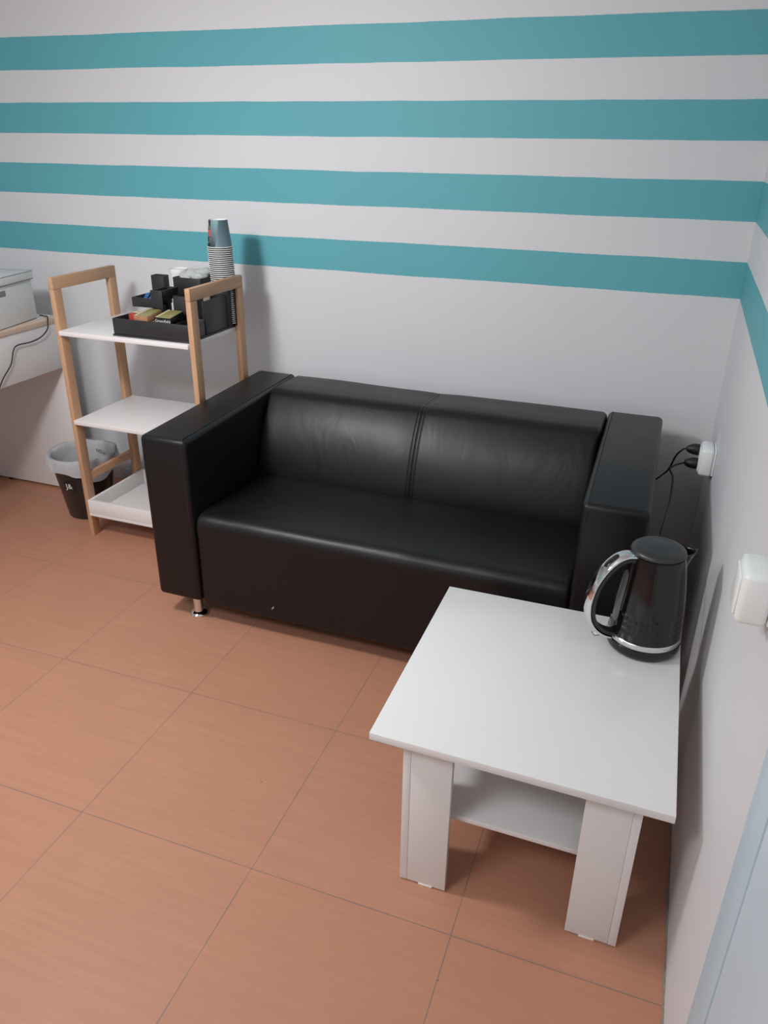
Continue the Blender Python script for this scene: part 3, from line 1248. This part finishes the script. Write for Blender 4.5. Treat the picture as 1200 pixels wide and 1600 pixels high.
# ------------------------------------------------------------------ waste bin with liner
BX, BY = -2.560, -0.372
wb = thing('waste_bin', (BX, BY, 0), 'black plastic waste bin with a white liner behind the shelf rack', 'bin')
bm = bmesh.new()
lathe(bm, [(0, 0.001), (0.088, 0.001), (0.093, 0.006), (0.1335, 0.272), (0.1375, 0.276), (0.1375, 0.281), (0.131, 0.281), (0.090, 0.010), (0, 0.010)], 64)
obj('bucket', bm, M['bin'], wb, 50)


def liner_fn(a, r, z):
    k = noise.noise((math.cos(a) * 2.2, math.sin(a) * 2.2, z * 9)) * 0.010 + noise.noise((math.cos(a) * 7, math.sin(a) * 7, z * 20)) * 0.004
    return r + k, z


bm = bmesh.new()
rows = []
NA = 120
# from deep inside, over the rim, down the outside to a ragged hem
path = [(0.088, 0.075), (0.101, 0.15), (0.112, 0.21), (0.121, 0.265), (0.1275, 0.290), (0.137, 0.298), (0.145, 0.296), (0.149, 0.286), (0.151, 0.272), (0.152, 0.258), (0.1525, 0.247)]
for j, (r, z) in enumerate(path):
    row = []
    for i in range(NA):
        a = 2 * PI * i / NA
        out = max(0, (j - 5) / 5)
        # the hem hangs lowest on the side towards the shelf
        sag = 0.050 * max(0, math.cos(a + 0.45)) ** 6 + 0.012 * noise.noise((math.cos(a) * 3, math.sin(a) * 3, 5))
        k1 = 0.007 * noise.noise((math.cos(a) * 2.6, math.sin(a) * 2.6, z * 10)) + 0.004 * noise.noise((math.cos(a) * 9, math.sin(a) * 9, z * 14))
        damp = 0.35 if 3 <= j <= 5 else 1.0
        rr = r + abs(k1) * (1 if j >= 6 else -1) * damp + 0.006 * out * abs(noise.noise((math.cos(a) * 5, math.sin(a) * 5, 8)))
        rr = min(rr, 0.146) if abs(math.atan2(math.sin(a), math.cos(a))) < 0.75 and z < 0.29 else rr
        zz = z - sag * out + (0.008 * noise.noise((math.cos(a) * 2, math.sin(a) * 2, 1)) if 3 <= j <= 7 else 0)
        row.append(bm.verts.new((rr * math.cos(a), rr * math.sin(a), zz)))
    rows.append(row)
for a, b in zip(rows[:-1], rows[1:]):
    for i in range(NA):
        bm.faces.new((a[i], a[(i + 1) % NA], b[(i + 1) % NA], b[i]))
cen = bm.verts.new((0, 0, 0.06))
for i in range(NA):
    bm.faces.new((rows[0][(i + 1) % NA], rows[0][i], cen))
liner = obj('liner', bm, M['bag'], wb, 80)
# lettering on the inside of the liner
a_ = 1.38
text_mesh('lettering', "NT'u-", 0.026, M['inkdark'], liner,
          frame_matrix((0.101 * math.cos(a_), 0.101 * math.sin(a_), 0.258), (math.sin(a_), -math.cos(a_), -0.05), (-0.2 * math.cos(a_), -0.2 * math.sin(a_), 1)))
# square label on the bucket
al = math.atan2(-0.125, -0.012)
rl = 0.1205


def bucket_pt(ang, z, off):
    r = 0.093 + (z - 0.006) / 0.266 * 0.0405 + off
    return Vector((r * math.cos(ang), r * math.sin(ang), z))


bm = bmesh.new()
rows = []
for j in range(5):
    z = 0.150 + 0.046 * j / 4
    rows.append([bm.verts.new(bucket_pt(al - 0.02 + 0.46 * i / 6, z, 0.0012)) for i in range(7)])
for a, b in zip(rows[:-1], rows[1:]):
    for i in range(6):
        bm.faces.new((a[i], a[i + 1], b[i + 1], b[i]))
lab = obj('label', bm, M['blackcard'], wb, 60)
amid = al + 0.20
text_mesh('lettering', 'J&', 0.036, M['print'], lab,
          frame_matrix(bucket_pt(amid, 0.173, 0.0042), (-math.sin(amid), math.cos(amid), 0), (0.15 * math.cos(amid), 0.15 * math.sin(amid), 1)))

# crumpled white bag lying between the bin and the wall
bm = bmesh.new()
bmesh.ops.create_icosphere(bm, subdivisions=5, radius=1.0)
for v in bm.verts:
    d = v.co.normalized()
    k = 1 + 0.16 * noise.noise(d * 2.0) + 0.10 * abs(noise.noise(d * 5.0 + Vector((3, 1, 0)))) + 0.04 * noise.noise(d * 12)
    v.co = Vector((d.x * 0.085 * k, d.y * 0.050 * k, max(-0.075, d.z * 0.082 * k)))
o = obj('plastic_bag', bm, M['bag'], None, 80)
o.location = (-2.475, -0.105, 0.0755)
tag(o, 'crumpled white plastic bag on the floor between the bin and the wall', 'bag')

# ------------------------------------------------------------------ desk at the left edge
desk = thing('desk', (-3.1, -0.9, 0), 'white desk with a pale wood edged top at the left edge of the room', 'desk')


def dp(o):
    return local(o, desk)


DX = -2.71
bm = bmesh.new()
box(bm, -3.55, DX - 0.0005, -1.55, -0.190, 0.8205, 0.8380, 0.001)
dp(obj('desk_top', bm, M['lam2'], desk))
bm = bmesh.new()
box(bm, DX - 0.0003, DX + 0.0015, -1.55, -0.190, 0.8205, 0.8380, 0.0004)
box(bm, DX - 0.055, DX - 0.0003, -1.55, -0.190, 0.8381, 0.8386)
dp(obj('edge_band', bm, M['deskwood'], desk))
dp(boxobj('modesty_panel', DX - 0.022, DX - 0.004, -1.53, -0.2225, 0.6200, 0.8200, M['lam2'], desk))
dp(boxobj('end_panel', -3.53, DX - 0.004, -0.222, -0.204, 0.012, 0.8200, M['lam2'], desk))
dp(boxobj('end_panel', -3.53, DX - 0.004, -1.548, -1.5305, 0.012, 0.8200, M['lam2'], desk))  # unseen near panel, run full width to keep light out from underneath
for x, y in ((-3.18, -0.213), (-2.76, -0.213), (-3.45, -1.539), (-3.10, -1.539)):
    bm = bmesh.new()
    lathe(bm, [(0, 0), (0.009, 0), (0.009, 0.0121), (0, 0.0121)], 16, (x, y))
    dp(obj('foot', bm, M['bplastic'], desk))

# storage box with lid, on the desk
sb = thing('storage_box', (-2.775, -0.265, 0.8388), 'off-white storage box with a lid standing on the desk', 'box', math.radians(10))
bw, bl, bh = 0.36, 0.42, 0.165
bm = bmesh.new()
box(bm, -bw, 0, -bl, 0, 0.003, bh, 0.003)
obj('box_body', bm, M['box'], sb)
bm = bmesh.new()
box(bm, -bw + 0.004, -0.004, -bl + 0.004, -0.004, 0.0002, 0.0029)  # dark slab standing in for the shadow gap below the box
obj('base_gap_shade', bm, M['boxline'], sb)
bm = bmesh.new()
box(bm, -bw - 0.008, 0.008, -bl - 0.008, 0.008, bh + 0.0022, bh + 0.034, 0.004)
lid = obj('lid', bm, M['box'], sb)
bm = bmesh.new()
box(bm, -bw - 0.007, 0.007, -bl - 0.007, 0.007, bh + 0.0002, bh + 0.0020)
obj('lid_edging', bm, M['boxline'], lid)
bm = bmesh.new()
e0, e1, ez0, ez1 = 0.0085, 0.0055, bh + 0.0325, bh + 0.0345
box(bm, -bw - e0, e0, -bl - e0, -bl - e1, ez0, ez1)
box(bm, -bw - e0, e0, e1, e0, ez0, ez1)
box(bm, -bw - e0, -bw - e1, -bl - e1, e1, ez0, ez1)
box(bm, e1, e0, -bl - e1, e1, ez0, ez1)
obj('top_edging', bm, M['boxline'], lid)
bm = bmesh.new()
box(bm, -0.001, 0.0015, -0.255, -0.185, bh - 0.040, bh - 0.018, 0.001)
obj('hand_hole', bm, M['boxline'], sb)

# thin black cable hanging over the desk edge
bm = bmesh.new()
pts = [(-2.80, -0.225, 0.8425), (-2.765, -0.232, 0.8425), (-2.725, -0.262, 0.850), (-2.702, -0.288, 0.835), (-2.699, -0.300, 0.806), (-2.699, -0.340, 0.782), (-2.700, -0.400, 0.772), (-2.701, -0.475, 0.774),
       (-2.701, -0.503, 0.758), (-2.701, -0.530, 0.706), (-2.700, -0.593, 0.652), (-2.699, -0.66, 0.56), (-2.72, -0.72, 0.40), (-2.76, -0.76, 0.20), (-2.80, -0.80, 0.02), (-2.82, -0.85, 0.004)]
tube(bm, catmull(pts, 8), 0.0027, 8)
o = obj('thin_cable', bm, M['cable'], None, 60)
tag(o, 'thin black cable drooping over the desk edge beside the storage box', 'cable')
